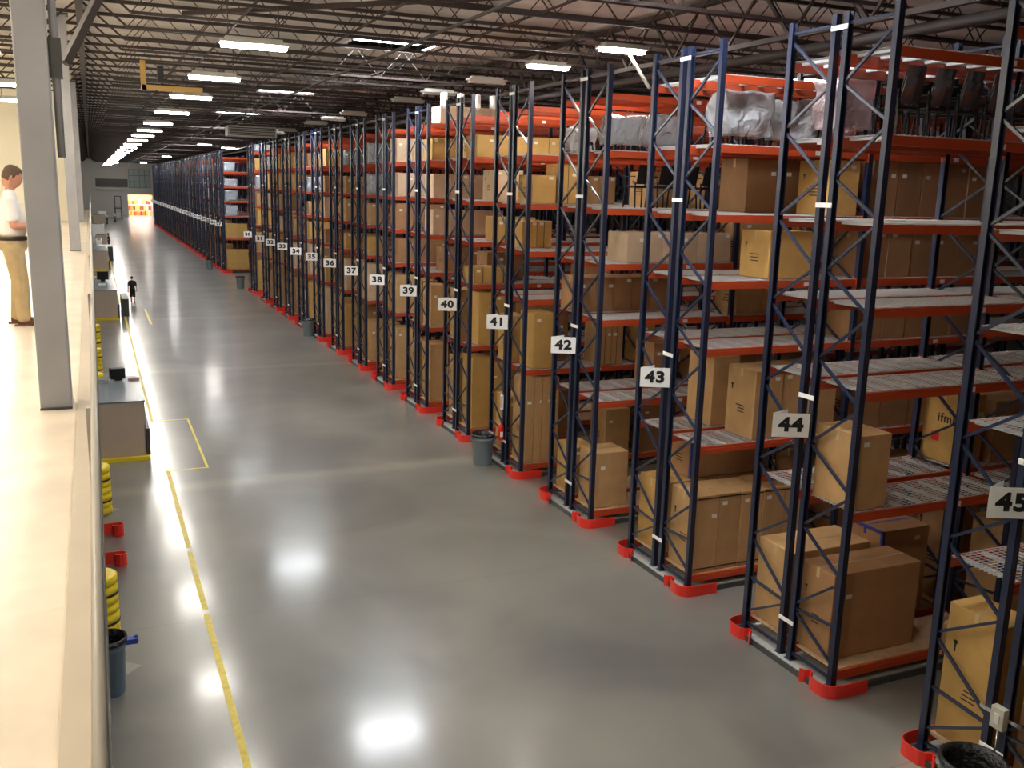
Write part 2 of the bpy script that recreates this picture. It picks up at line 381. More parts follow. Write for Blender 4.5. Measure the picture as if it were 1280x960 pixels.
for i, (x, y) in enumerate(((-2.3, 16.5), (-2.3, 9), (-2.2, 23.5), (-2.0, 30.9), (-2.1, 37.2), (-4.6, 12.5), (-4.6, 20), (-4.6, 5), (-2.3, 2.5), (-4.6, 38))):  # last lamp is added to brighten the cream end wall
    fixture(x, y, 9.85, M_tubeM, 'warm ceiling light above the mezzanine, %s' % ('beside the man', 'beside the big column', 'behind the man', 'seen left of the column, larger of two', 'seen left of the column, smaller of two', 'farther left near the man', 'farther left behind the man', 'far left near the front', 'nearest the front', 'farthest, added to brighten the cream wall')[i], 'lights above the mezzanine')

# ------------------------------------------------------------------ mezzanine
MZ = 5.55; YM = 60
struct('floor_mezzanine', MB().box(XL, -.19, YB, YM, MZ-.3, MZ), M_mezz)
struct('trim_3', MB().box(-.19, -.088, YB, YM, MZ-.32, MZ+.015), M_curb)
struct('trim_4', MB().box(-.086, -.045, YB, YM, MZ-.36, MZ-.05), M_dark)
struct('wall_mezzanine', MB().box(XL, -.45, 44, 44.2, MZ, ZC), M_wallw)
struct('wall_under_mezzanine', MB().box(-7, -6.8, YB, YM, 0, MZ-.3), M_wall)
t = empty('guard_rail', (0, 0, MZ)); tag(t, 'long painted handrail along the mezzanine edge above the warehouse floor', 'railing')
smooth(ob('handrail', MB().tube([(-.038, YB+.2, .83), (-.038, YM-.2, .83)], .014, 8), M_rail, t))
ob('middle_rail', MB().box(-.066, -.052, YB+.2, YM-.2, .36, .40), M_rail, t)
for k in range(13):
    ob('rail_post', MB().box(-.07, -.048, 4.15+k*4.3-.02, 4.15+k*4.3+.02, -.05, .83), M_rail, t)
def column(y, x0, x1, label, stain=True):
    t = empty('steel_column', ((x0+x1)/2, y+.13, 0)); tag(t, label, 'column')
    wd = x1-x0
    b = bevel(ob('shaft', MB().box(-wd/2, wd/2, -.13, .13, MZ, 11.1), M_col, t), .012)
    ob('column_base', MB().box(-wd/2-.0, wd/2+.0, -.16, .16, MZ, MZ+.015), M_dark, t)
    ob('cap_plate', MB().box(-wd/2-.05, wd/2+.05, -.2, .2, 11.06, 11.1), M_dark, t)
    ob('lower_shaft', MB().box(-wd/2, wd/2, -.13, .13, 0, MZ-.3), M_col, t)
    return t
c1 = column(7.9, -.45, -.225, 'big grey steel column standing on the mezzanine beside the camera')
for nm, v in (('conduit', 0),):
    smooth(ob('conduit', MB().tube([(.155, -.02, MZ+1.9), (.155, -.02, 11.1)], .028, 8), M_col, c1))
    ob('conduit_clamp', MB().box(.113, .20, -.07, .04, 8.02, 8.3), M_dark, c1)
column(25.75, -.54, -.30, 'second grey column farther along the mezzanine edge')
column(43.0, -.54, -.30, 'third grey column along the mezzanine edge')

# ------------------------------------------------------------------ pallet racks
X0, P, W2, BAY, HT = 9.81, 3.82, 2.08, 3.40, 9.85
LV = [.33, 2.82, 4.62, 5.82, 6.98, 8.16, 9.30]
rowY = {n: 12.01+(44-n)*P for n in range(31, 46)}; rowY[30] = 66.7
for n in range(3, 28): rowY[n] = 82.7+(27-n)*P
def bays(n): return {45: 2, 44: 2, 43: 3, 42: 4, 41: 5, 40: 5, 39: 5, 38: 5, 30: 3, 27: 4}.get(n, 4 if n > 34 else 3 if n > 30 else 2)
def post_mesh():
    w, d, t, lp = .05, .09, .005, .02
    prof = [(-w,0),(w,0),(w,d),(w-lp,d),(w-lp,d-t),(w-t,d-t),(w-t,t),(-w+t,t),(-w+t,d-t),(-w+lp,d-t),(-w+lp,d),(-w,d)]
    b = MB(); n = len(prof)
    for z in (.08, HT):
        for x, y in prof: b.v.append((x, y-.045, z))
    for i in range(n):
        j = (i+1) % n; b.f.append((i, j, j+n, i+n))
    for q in ((0,1,6,7),(1,2,5,6),(0,7,8,11),(2,3,4,5),(8,9,10,11)):
        b.f.append(tuple(q[::-1])); b.f.append(tuple(i+n for i in q))
    b.box(-.075, .075, -.07, .08, .08, .092)
    return b.mesh('post')
pm = post_mesh(); pm.materials.append(M_post)
def brace_mesh():
    b = MB(); D = -.92
    def br(y0, z0, y1, z1): b.bar((0, y0, z0), (0, y1, z1), .038, .038, up=(1,0,0))
    i, o = -.04, D+.04
    br(i, .2, o, .2); br(i, .89, o, .42); br(i, .96, o, 1.02)
    z = 1.06
    while z < 9.0:
        br(i, z, o, z+.64); z2 = z+1.31
        if z2 < 9.4: br(o, z+.74, i, z2-.05)
        z = z2
    br(o, 9.45, i, 9.05) if False else None
    br(i, 9.70, o, 9.70)
    return b.mesh('bracing')
brm = brace_mesh(); brm.materials.append(M_brace)
def beam_mesh():
    b = MB(); b.box(.05, BAY-.05, -.025, .025, -.13, 0).box(.05, BAY-.05, -.035, -.025, -.13, -.045)
    for x in (.05, BAY-.058): b.box(x, x+.008, -.045, .045, -.19, .03)
    return b.mesh('beam')
bm_ = beam_mesh(); bm_.materials.append(M_beam)
def deck_mesh():
    b = MB()
    for k in range(8):
        x = .22+k*(BAY-.44)/7; b.box(x-.036, x+.036, .03, .90, -.045, -.006)
    for k in range(15):
        y = .0+k*.92/14; b.box(.06, BAY-.06, y-.004, y+.004, -.004, .004)
    k = .1
    while k < BAY-.08:
        b.box(k-.003, k+.003, 0, .92, .004, .010); k += .105
    return b.mesh('wire_deck')
dm = deck_mesh(); dm.materials.append(M_wire)
wd_ = MB().box(.06, BAY-.06, .02, .90, -.02, .0)
wdm = wd_.mesh('board_deck'); wdm.materials.append(M_board)
spm = MB().box(-.055, -.05, -.17, .17, -.035, .035).box(-.06, -.05, -.16, -.10, -.03, .03).box(-.06, -.05, .10, .16, -.03, .03).mesh('row_spacer'); spm.materials.append(M_white)
lbm = MB().box(2.1, 2.22, -.038, -.0355, -.105, -.03).mesh('location_label'); lbm.materials.append(M_lab)
def curve_guard(near):
    s = -1 if near else 1
    pts = [(-.24, .43), (-.20, .36), (-.13, .33), (-.12, .27), (-.20, .24), (-.25, .18), (-.26, .05)]
    for k in range(6):
        a = math.pi/2*k/5; pts.append((-.26+.22-.22*math.cos(a), -.02-.20*math.sin(a)))
    pts += [(.15, -.225), (.5, -.225)]
    path = [(x, -yy*1 if not near else yy) for x, yy in pts]
    b = MB().strip(path, .014, .0, .21)
    return b.mesh('post_guard')
gN = curve_guard(True); gN.materials.append(M_guard); gF = curve_guard(False); gF.materials.append(M_guard)
def nname(n): return 'marked %d' % n if n >= 27 else 'numbered %d far away' % n
def rack(n):
    Y = rowY[n]; nb = bays(n); t = empty('pallet_rack', (X0, Y, 0))
    tag(t, 'double row of navy and orange pallet racking behind the sign %d' % n + ('' if n > 26 else ', far down the hall'), 'pallet rack', 'numbered pallet racks')
    for k in range(nb+1):
        for (ya_, yb_, flip) in ((-2.08, -1.16, 0), (0, -.92, 1)):
            ob('post', pm, None, t, (k*BAY, ya_, 0), (0,0,math.pi if flip else 0))
            ob('post', pm, None, t, (k*BAY, yb_, 0), (0,0,0 if flip else math.pi))
            ob('bracing', brm, None, t, (k*BAY, yb_, 0), (0,0,math.pi if flip else 0))
        if k == 0:
            for z in (.7, 4.35, 7.2, 9.65): ob('row_spacer', spm, None, t, (0, -1.04, z))
    L = nb*BAY
    ob('base_slab', MB().box(-.17, L, -2.16, .08, 0, .085), M_slab, t)
    ob('guide_rail', MB().box(-.19, -.17, -2.2, .12, 0, .10).box(-.17, L, -2.2, -2.16, 0, .10).box(-.17, L, .08, .12, 0, .10), M_dark, t)
    extra = MB(); extrad = MB()
    for k in range(nb):
        for h, yy in (('n', -2.08), ('f', -.92)):
            for l, z in enumerate(LV):
                if k < 3:
                    bo = ob('beam', bm_, None, t, (k*BAY, yy, z-.012))
                    ob('beam', bm_, None, t, (k*BAY, yy+.92, z-.012), (0, 0, 0))
                    if h == 'n' and n > 38 and k < 2: ob('location_label', lbm, None, bo)
                    if l == 0: ob('board_deck', wdm, None, t, (k*BAY, yy, z))
                    elif l < 6 or n in (43, 44): ob('wire_deck', dm, None, t, (k*BAY, yy, z))
                else:
                    for y2 in (yy, yy+.92): extra.box(k*BAY+.05, k*BAY+BAY-.05, y2-.025, y2+.025, z-.142, z-.012)
                    for q in range(8): extrad.box(k*BAY+.2+q*.42, k*BAY+.26+q*.42, yy+.03, yy+.9, z-.045, z-.006)
                    for q in range(19): extrad.box(k*BAY+.06, k*BAY+BAY-.06, yy+q*.051-.0035, yy+q*.051+.0035, z-.004, z+.004)
    if extra.v:
        ob('beam', extra, M_beam, t)['kind'] = 'stuff'; ob('wire_deck', extrad, M_wire, t)['kind'] = 'stuff'
    tag(ob('post_guard', gN, None, None, (X0, Y-2.08, 0)), 'red curved steel guard at the near corner of the rack %s' % nname(n), 'post guard', 'red guards at the rack corners')
    tag(ob('post_guard', gF, None, None, (X0, Y, 0)), 'red curved steel guard at the far corner of the rack %s' % nname(n), 'post guard', 'red guards at the rack corners')
    # V-shaped hanging sign
    s = empty('aisle_sign', (X0-.58, Y-.96, 3.93)); tag(s, 'white V-shaped sign reading %d hung on the rack end' % n, 'sign', 'rack number signs')
    a = Vector((0, 0)); L1 = Vector((.50, -.235)); L2 = Vector((.385, .13))
    b = MB(); b.strip([(L1.x, L1.y), (.01, -.004), (0, 0)], .004, -.185, .185).strip([(0, 0), (L2.x, L2.y)], .004, -.185, .185)
    ob('sign_panel', b, M_white, s)
    me = text_mesh(str(n), .29); me.materials.append(M_ink)
    ang = math.atan2(L1.y, L1.x)
    nrm = Vector((math.sin(ang), -math.cos(ang)))*.005
    ob('sign_number', me, None, s, (L1.x/2+nrm.x, L1.y/2+nrm.y, 0), (math.pi/2, 0, ang))
    me2 = me.copy(); ang2 = math.atan2(-L2.y, -L2.x)
    n2 = Vector((math.sin(ang2), -math.cos(ang2)))*.005
    ob('sign_number', me2, None, s, (L2.x/2+n2.x, L2.y/2+n2.y, 0), (math.pi/2, 0, ang2))
    ob('sign_bracket', MB().box(.503, .53, -.245, -.215, -.08, .08).box(.388, .53, .10, .125, -.08, .08), M_dark, s)
for n in sorted(rowY, reverse=True): rack(n)

# ------------------------------------------------------------------ cartons
lvn = ['bottom', 'second', 'third', 'fourth', 'fifth', 'sixth', 'top']
tones = {'t': (0, 'tan'), 'y': (1, 'yellowish'), 'b': (2, 'brown'), 'p': (3, 'pale')}
count = [0]; used = {}
def carton_obj(x, y, z, w, d, h, tone, n, detail, tape=M_tape, extra=None):
    me = MB().box(0, w, 0, d, 0, h)
    o = ob('carton', me, M_cards[tones[tone][0]], None, (x, y, z)); bevel(o, .008, 1)
    if detail:
        ob('tape_strip', MB().box(-.002, w+.002, d/2-.03, d/2+.03, h-.001, h+.002).box(-.003, -.001, d/2-.03, d/2+.03, h-.16, h+.001), tape, o)
        lx = w*random.choice((.15, .7)); lz = h*random.choice((.7, .85))
        ob('shipping_label', MB().box(lx, min(w-.02, lx+.11), -.004, -.001, lz, min(h-.02, lz+.07)), M_lab, o)
        if random.random() < .6 and h > .5:
            b = MB()
            for q in range(3):
                zz = h*.35+q*.06; b.box(-.004, -.001, d*.35, d*(.55+.15*random.random()), zz, zz+.018)
            b.box(-.004, -.001, d*.8, d*.83, h*.66, h*.72).box(-.004, -.001, d*.78, d*.85, h*.72, h*.745)
            ob('printed_mark', b, M_ink, o)
        if extra: extra(o, w, d, h)
    return o
def pack(n, half, lv, x, cnt, w, h, d=.84, tone='t', dy=.04, z=0, extra=None, step=None, tape=M_tape, note=''):
    Y = rowY[n]; y = (Y-2.08 if half == 'n' else Y-.92)+dy
    sh = 0
    for k in range(cnt):
        xx = x+k*(step or w+.012)+sh
        for q in range(1, 6):
            px = X0+q*BAY
            if xx < px+.06 and xx+w > px-.06: sh += px+.07-xx; xx = px+.07
        key = (n, half, lv); used[key] = used.get(key, 0)+1
        hh = h*(1+random.uniform(-.008, .008))
        o = carton_obj(xx, y+random.uniform(-.01, .015), LV[lv]+.012+z, w, d, hh, tone, n, n >= 36, tape, extra)
        size = 'tall' if h > 1.2 else 'low' if h < .6 else 'medium'
        side = 'near' if half == 'n' else 'far'
        lab = '%s %s carton, %s from aisle, %s shelf, %s side, rack %d%s' % (size, tones[tone][1], ords[used[key]-1], lvn[lv], side, n, note)
        tag(o, lab, 'carton', 'cartons on the racks'); count[0] += 1
def strap2(o, w, d, h):
    ob('strap', MB().box(w*.45, w*.48, -.004, d, h-.001, h+.004).box(w*.45, w*.48, -.006, 0, 0, h+.003), M_strap, o)
def bluet(o, w, d, h):
    ob('corner_tape', MB().box(-.004, .05, -.004, 0, 0, h+.003).box(-.005, 0, 0, .05, 0, h+.003).box(-.005, 0, 0, d, h-.06, h+.003), M_tapeb, o)
def ifm(o, w, d, h):
    me = text_mesh('ifmi', .22, .001, .004, 1.0); me.materials.append(M_ink)
    ob('printed_word', me, None, o, (-.004, d*.42, h*.62), (math.pi/2, 0, -math.pi/2))
    ob('red_mark', MB().box(-.004, -.001, d*.55, d*.75, h*.28, h*.40), M_guard, o)
# row 45
pack(45, 'f', 0, 9.95, 1, .55, 1.87, tone='y'); pack(45, 'f', 0, 10.55, 2, .9, 1.45, tone='b'); pack(45, 'n', 0, 9.97, 2, .8, 1.9, tone='b')
pack(45, 'f', 1, 11.2, 1, 1.0, .9, tone='t')
# row 44
pack(44, 'n', 0, 9.93, 1, 1.74, 1.40, d=.72, tone='b', dy=.26); pack(44, 'f', 0, 9.93, 1, 1.62, 1.40, d=.84, tone='t')
pack(44, 'f', 0, 11.8, 1, 1.05, 1.52, d=.8, tone='b', extra=bluet, tape=M_tapeb); pack(44, 'f', 0, 13.4, 2, .9, 1.9, tone='b')
pack(44, 'n', 0, 13.5, 1, .9, 1.75, tone='t'); pack(44, 'n', 1, 9.92, 1, .62, 1.13, d=.86, tone='t')
pack(44, 'f', 1, 13.36, 1, .5, 1.25, tone='y', extra=ifm); pack(44, 'f', 1, 14.1, 2, .9, 1.1, tone='b')
pack(44, 'n', 2, 14.2, 1, .9, .9, tone='b')
# row 43
pack(43, 'n', 0, 9.93, 5, .50, 1.49, tone='t', extra=lambda o, w, d, h: ob('strap', MB().box(0, w, -.004, 0, h-.07, h-.045).box(0, w, -.004, 0, .05, .075), M_strap, o))
pack(43, 'f', 0, 9.93, 1, 1.0, 1.42, tone='y'); pack(43, 'f', 0, 11.0, 2, .8, 1.42, tone='b')
pack(43, 'f', 0, 10.55, 1, 1.75, .80, tone='b', z=1.44, extra=bluet)
pack(43, 'f', 0, 13.35, 3, .8, 1.7, tone='b'); pack(43, 'n', 0, 13.35, 3, .8, 1.7, tone='b')
pack(43, 'f', 1, 10.95, 1, .62, 1.38, tone='t'); pack(43, 'n', 1, 11.05, 3, .64, 1.31, tone='t')
pack(43, 'n', 1, 13.4, 4, .75, 1.15, tone='b'); pack(43, 'n', 2, 13.35, 5, .6, .72, tone='b')
pack(43, 'n', 3, 11.13, 1, .96, .87, tone='y'); pack(43, 'n', 3, 13.32, 5, .6, .9, tone='b')
pack(43, 'n', 4, 12.35, 1, .7, 1.0, tone='y'); pack(43, 'n', 4, 13.4, 5, .6, 1.02, tone='b')
pack(43, 'f', 4, 11.4, 2, .8, 1.0, tone='b')
# row 42
pack(42, 'n', 0, 9.95, 1, .82, 1.27, tone='t', dy=.10, d=.78); pack(42, 'f', 0, 9.95, 1, .6, 1.1, tone='y')
pack(42, 'f', 2, 9.9, 5, .46, .78, tone='b'); pack(42, 'n', 3, 10.42, 6, .44, .64, tone='p')
pack(42, 'f', 0, 13.3, 3, .8, 1.6, tone='b'); pack(42, 'n', 1, 13.35, 4, .7, 1.1, tone='b'); pack(42, 'n', 3, 13.4, 2, .9, .9, tone='t')
pack(42, 'f', 4, 11.6, 3, .55, .8, tone='t'); pack(42, 'n', 2, 13.4, 2, .7, .8, tone='t')
pack(42, 'f', 1, 12.0, 2, .6, 1.0, tone='b')
# row 41
pack(41, 'n', 0, 9.93, 4, .225, 2.25, tone='t'); pack(41, 'f', 0, 9.95, 1, .5, 1.5, tone='y'); pack(41, 'f', 0, 10.6, 2, .6, 1.7, tone='b')
pack(41, 'n', 1, 10.08, 1, .58, 1.42, tone='y'); pack(41, 'f', 1, 9.95, 1, .5, 1.2, tone='y'); pack(41, 'f', 1, 10.75, 1, .9, 1.2, tone='b')
pack(41, 'n', 1, 12.0, 2, .35, 1.1, tone='t', extra=strap2); pack(41, 'n', 1, 12.8, 1, .4, 1.05, tone='y'); pack(41, 'n', 0, 12.3, 1, .75, 1.25, tone='t')
pack(41, 'f', 3, 10.21, 2, .42, .69, tone='y', extra=strap2); pack(41, 'n', 4, 9.93, 1, .64, .68, tone='y'); pack(41, 'n', 4, 10.69, 1, .46, .97, tone='y', extra=strap2)
pack(41, 'f', 4, 11.4, 3, .5, .72, tone='t'); pack(41, 'n', 0, 13.4, 3, .8, 1.5, tone='b'); pack(41, 'n', 2, 11.5, 1, .7, .8, tone='b')
# row 40
pack(40, 'n', 0, 9.95, 1, .95, 2.1, tone='y'); pack(40, 'f', 0, 9.95, 1, .6, 1.9, tone='t'); pack(40, 'n', 1, 10.1, 2, .5, 1.55, tone='y'); pack(40, 'f', 1, 9.95, 1, .6, 1.5, tone='t')
pack(40, 'n', 2, 9.93, 2, .62, .46, tone='y', extra=strap2); pack(40, 'f', 2, 10.8, 2, .6, .8, tone='b'); pack(40, 'n', 3, 10.6, 2, .6, .7, tone='y', extra=strap2)
pack(40, 'n', 4, 10.5, 1, .9, .85, tone='p'); pack(40, 'n', 5, 9.95, 5, .55, .62, tone='y'); pack(40, 'f', 5, 10.2, 4, .6, .6, tone='t'); pack(40, 'n', 1, 11.3, 2, .6, 1.2, tone='b'); pack(40, 'n', 0, 11.1, 2, .8, 1.6, tone='b')
# row 39
pack(39, 'n', 0, 9.95, 1, .62, 1.93, tone='t'); pack(39, 'f', 0, 9.95, 1, .5, 1.8, tone='y'); pack(39, 'n', 1, 9.95, 1, .6, 1.37, tone='t'); pack(39, 'f', 1, 10.0, 1, .6, 1.4, tone='y')
pack(39, 'n', 3, 10.0, 4, .6, .78, tone='p'); pack(39, 'n', 4, 10.0, 3, .6, .75, tone='p'); pack(39, 'n', 5, 9.95, 5, .58, .66, tone='y'); pack(39, 'n', 6, 10.2, 4, .55, .52, tone='p'); pack(39, 'n', 2, 10.4, 2, .6, .8, tone='b')
# row 38
pack(38, 'n', 0, 9.95, 1, .62, 1.9, tone='t'); pack(38, 'f', 0, 9.95, 1, .5, 1.9, tone='y'); pack(38, 'n', 1, 9.95, 1, .7, 1.35, tone='t'); pack(38, 'f', 1, 10.0, 1, .6, 1.3, tone='y')
pack(38, 'n', 3, 9.95, 3, .6, .9, tone='b'); pack(38, 'n', 4, 10.0, 3, .6, .8, tone='p'); pack(38, 'n', 5, 9.95, 3, .58, .8, tone='p'); pack(38, 'n', 2, 10.0, 3, .6, .85, tone='b')
wraps = []
def wrapped(n, half, lv, x, w, h):
    wraps.append((n, half, lv, x, w, h))
for n in sorted([k for k in rowY if k < 38], reverse=True):
    far = n < 28
    for half in 'nf':
        for lv, (pr, h0, h1) in enumerate(((.95, 1.5, 2.2), (.9, 1.0, 1.55), (.8, .6, .95), (.85, .6, .95), (.85, .6, .9), (.8, .5, .85), (.15, .4, .6))):
            if n in (30, 27) : pr = min(1, pr+.2)
            if half == 'f' and (lv > 1 or far): continue
            if far and lv > 5: continue
            if far and lv < 2 and n < 20 and lv == (n % 2): continue
            if random.random() > pr: continue
            if far and lv in (2, 3, 4, 5) or (not far and lv > 3 and random.random() < .25):
                wrapped(n, half, lv, 9.95, random.uniform(.8, 1.1), random.uniform(h0, h1)); continue
            w_ = random.uniform(.5, .95)
            pack(n, half, lv, 9.94+random.uniform(0, .08), 2 if (n in (30, 27) and half == 'n') or (not far and w_ < .66 and half == 'n') else 1, w_, random.uniform(h0, h1), tone=random.choice('ttyybp'))
for n in (30, 27):
    for lv in range(6):
        pack(n, 'n', lv, 11.9, 1, 1.0, random.uniform(.5, .85)*(1.8 if lv == 0 else 1), tone=random.choice('tyb'))
# stretch-wrapped pallets
def lumpy(w, d, h, seed, amp=.05, nx=7):
    import bmesh
    bm = bmesh.new(); bmesh.ops.create_cube(bm, size=1)
    bmesh.ops.subdivide_edges(bm, edges=bm.edges[:], cuts=nx, use_grid_fill=True)
    from mathutils import noise
    for v in bm.verts:
        c = v.co.copy(); r = Vector((c.x*w, c.y*d, (c.z+.5)*h))
        k = 1-.10*(abs(c.x)*2)**6*(abs(c.y)*2)**6
        nz = noise.noise_vector(Vector((r.x*3+seed*7, r.y*3, r.z*3)))*amp
        v.co = Vector((r.x*k, r.y*k, r.z))+Vector((nz.x, nz.y, nz.z if c.z > 0 else 0))
    me = bpy.data.meshes.new('wrapped'); bm.to_mesh(me); bm.free()
    for p in me.polygons: p.use_smooth = True
    return me
wm = [lumpy(.95, .8, .8, s) for s in range(3)]
for m_ in wm: m_.materials.append(M_wrapd)
wc = {}
for i, (n, half, lv, x, w_, h) in enumerate(wraps):
    Y = rowY[n]; y = (Y-2.08 if half == 'n' else Y-.92)+.46
    o = ob('wrapped_pallet', wm[i % 3], None, None, (x+w_/2, y, LV[lv]+.012)); o.scale = (w_/.98, 1, h/.84)
    tag(o, 'shrink-wrapped grey load, %s shelf of rack %s, %s side' % (lvn[lv], nname(n), 'near' if half == 'n' else 'far'), 'wrapped load', 'shrink-wrapped loads on the racks')

# ------------------------------------------------------------------ chairs stored on the upper shelves
def chair(loc, rz, label, group, shiny=True, s=1.0):
    t = empty('stacking_chair', loc, rz); tag(t, label, 'chair', group); t.scale = (s, s, s)
    bevel(ob('seat', MB().box(-.23, .23, -.22, .22, .42, .47), M_black, t), .015)
    b = MB(); pts = []
    for i in range(9):
        u = i/8; z = .50+.40*u; y = .22+.10*u
        for j in range(5):
            x = -.2+.4*j/4; pts.append((x, y+.03*(1-(abs(x)/.2)**2), z))
    b.v = pts+[(p[0], p[1]+.02, p[2]) for p in pts]
    for i in range(8):
        for j in range(4):
            a = i*5+j; b.f += [(a, a+1, a+6, a+5), (a+45, a+50, a+51, a+46)]
    for j in range(4): b.f += [(j, j+45, j+46, j+1), (40+j, 41+j, 86+j, 85+j)]
    for i in range(8): b.f += [(i*5, i*5+5, i*5+50, i*5+45), (i*5+4, i*5+49, i*5+54, i*5+9)]
    ob('backrest', b, M_gloss if shiny else M_black, t)
    for sx in (-1, 1):
        ob('leg', MB().bar((sx*.21, -.2, .43), (sx*.23, -.24, 0), .025), M_black, t)
        ob('leg', MB().bar((sx*.21, .2, .55), (sx*.23, .26, 0), .025), M_black, t)
        ob('armrest', MB().bar((sx*.24, -.16, .66), (sx*.24, .22, .66), .035, .02).bar((sx*.24, -.14, .43), (sx*.24, -.14, .66), .022), M_black, t)
M_gloss = mat('glossy_film_on_black', (.05, .05, .055), .12, metal=0, spec=1.0, coat=1)
for k in range(5):
    for tier in range(2):
        chair((10.4+k*.56, rowY[44]-1.62, LV[5]+.012+tier*.15), math.pi, 'glossy black chair, %s of the %s pair from the aisle, rack 44' % (('lower', 'upper')[tier], ords[k]), 'black chairs on rack 44', True, .86)
for k in range(4):
    chair((10.9+k*.56, rowY[42]-1.6, LV[4]+.012), math.pi, 'black chair on a shelf of rack 42, %s from the aisle' % ords[k], 'black chairs on rack 42', False)
for k in range(3):  # back row added to darken the gap behind the glossy chairs
    chair((11.2+k*.56, rowY[44]-.5, LV[5]+.012), math.pi, 'added black chair, dark backing on the sixth shelf, rack 44, %s from the aisle' % ords[k], 'black chairs on rack 44', False)
for k in range(3):
    chair((11.0+k*.55, rowY[43]-.5, LV[5]+.012), math.pi, 'black chair at the back of the sixth shelf of rack 43, %s from the aisle' % ords[k], 'black chairs on rack 43', False)
def bag(n, half, lv, x, w_, h, mt, label, seed, d=.62):
    h *= .9
    Y = rowY[n]; y = (Y-2.08 if half == 'n' else Y-.92)+.44
    t = empty('wrapped_chair', (x+w_/2, y, LV[lv]+.012)); tag(t, label, 'wrapped furniture', 'plastic-wrapped furniture')
    me = lumpy(w_, d, h*.84, seed, .10, 13); ob('plastic_film', me, mt, t, (0, 0, h*.16))
    for sx in (-1, 1):
        for sy in (-1, 1): ob('leg', MB().bar((sx*w_*.33, sy*.26, 0), (sx*w_*.28, sy*.22, h*.45), .04), M_black, t)
    ob('seat', MB().box(-w_*.34, w_*.34, -.26, .26, h*.4, h*.5), M_black, t)
    ob('backrest', MB().box(-w_*.34, w_*.34, .2, .28, h*.5, h*.92), M_black, t)
bag(43, 'n', 5, 10.05, 1.05, .97, M_film, 'big clear plastic-wrapped chair nearest the aisle on the sixth shelf of rack 43', 1)
bag(43, 'n', 5, 11.3, .95, .90, M_film, 'clear plastic-wrapped chair, second from the aisle on rack 43', 2)
bag(43, 'n', 5, 12.3, .65, .97, M_filmp, 'pinkish plastic-wrapped chair farthest along the sixth shelf of rack 43', 3)
bag(44, 'f', 5, 10.1, .75, .93, M_filmp, 'pinkish plastic-wrapped chair at the far side of the sixth shelf of rack 44', 4)
bag(42, 'n', 5, 9.98, .7, .8, M_film, 'small plastic-wrapped chair nearest the aisle on the sixth shelf of rack 42', 5)
bag(42, 'n', 5, 10.9, .8, .85, M_film, 'small plastic-wrapped chair second from the aisle on the sixth shelf of rack 42', 6)
bag(41, 'n', 5, 11.0, .8, .8, M_film, 'small plastic-wrapped chair on the sixth shelf of rack 41', 7)
for k in range(4):
    tag(bevel(ob('upright_packet', MB().box(0, .16, 0, .3, 0, .42), M_white, None, (10.35+k*.56, rowY[39]-1.9, LV[6]+.012+.53)), .03), 'white upright packet on the top cartons of rack 39, %s from the aisle' % ords[k], 'packet', 'white packets on top of rack 39')
# worktops leaning on upper shelf
# ------------------------------------------------------------------ floor markings
def tape(x0, x1, y0, y1): return MB().box(x0, x1, y0, y1, 0, .003)
for i, (r, lab) in enumerate((((1.36, 1.46, 2, 15.9), 'yellow floor tape line nearest the camera'), ((1.36, 1.46, 16.1, 18.9), 'yellow floor tape line between the first gaps'), ((1.36, 1.46, 19.15, 24.75), 'yellow floor tape line leading to the jog'),
    ((1.36, 2.41, 24.76, 24.82), 'yellow tape across the near side of the jog'), ((2.35, 2.41, 24.83, 30.3), 'yellow tape along the outer side of the jog'), ((1.3, 2.41, 30.31, 30.37), 'yellow tape across the far side of the jog'),
    ((1.28, 1.38, 30.4, 58), 'yellow floor tape line beyond the jog'), ((1.22, 1.32, 58.5, 110), 'faint yellow floor tape line far down the hall'), ((2.42, 2.54, 51.8, 58.2), 'short yellow floor tape piece near the walking person'))):
    tag(ob('floor_tape', tape(*r), M_yline), lab, 'floor tape', 'yellow floor tape')

M_patch = mat('pale_concrete_patch', (.32, .29, .25), .4, noise=.08, nscale=4)
for i, (x, y, r) in enumerate(((-.3, 14.4, .6), (-.35, 22.1, .55))):
    q = MB(); q.v = [(x-r,y,.001),(x,y-r,.001),(x+r,y,.001),(x,y+r,.001),(x-r,y,.004),(x,y-r,.004),(x+r,y,.004),(x,y+r,.004)]
    q.f = [(0,3,2,1),(4,5,6,7),(0,1,5,4),(1,2,6,5),(2,3,7,6),(3,0,4,7)]; struct('trim_%d' % (i+5), q, M_patch)
# ------------------------------------------------------------------ trash cans
def trash(loc, r, h, label, mt=M_can, blue=False, s=1):
    t = empty('trash_can', loc); tag(t, label, 'trash can')
    smooth(ob('bin', MB().lathe([(r*.80, 0), (r*.82, .02), (r*.93, h*.80), (r*.99, h*.82), (r*.99, h*.87), (r*.95, h*.88), (r*.97, h*.96), (r*1.03, h*.965), (r*1.03, h), (r*.97, h), (r*.93, h*.93), (r*.78, .04)], 32, capt=True), mt, t))
    smooth(ob('liner', MB().lathe([(r*1.05, h*.93), (r*1.055, h*1.008), (r*.95, h*1.012), (r*.86, h*.86), (r*.72, h*.4), (r*.5, h*.33)], 32, capb=False), M_liner, t))
    for s_ in (-1, 1):
        if blue and s_ > 0: ob('handle', MB().box(r*.9, r*1.55, -.06, .05, h*.84, h*.93).box(r*1.4, r*1.6, -.02, .09, h*.84, h*.93), M_blue, t); continue
        ob('handle', MB().box(s_*r*.96-.0, s_*r*1.14, -.07, .07, h*.88, h*.91).box(s_*r*1.10, s_*r*1.14, -.07, .07, h*.80, h*.91), M_blue if (blue and s_ > 0) else mt, t)
trash((9.33, 22.85, 0), .31, .84, 'grey-blue trash can in front of the rack marked 41')
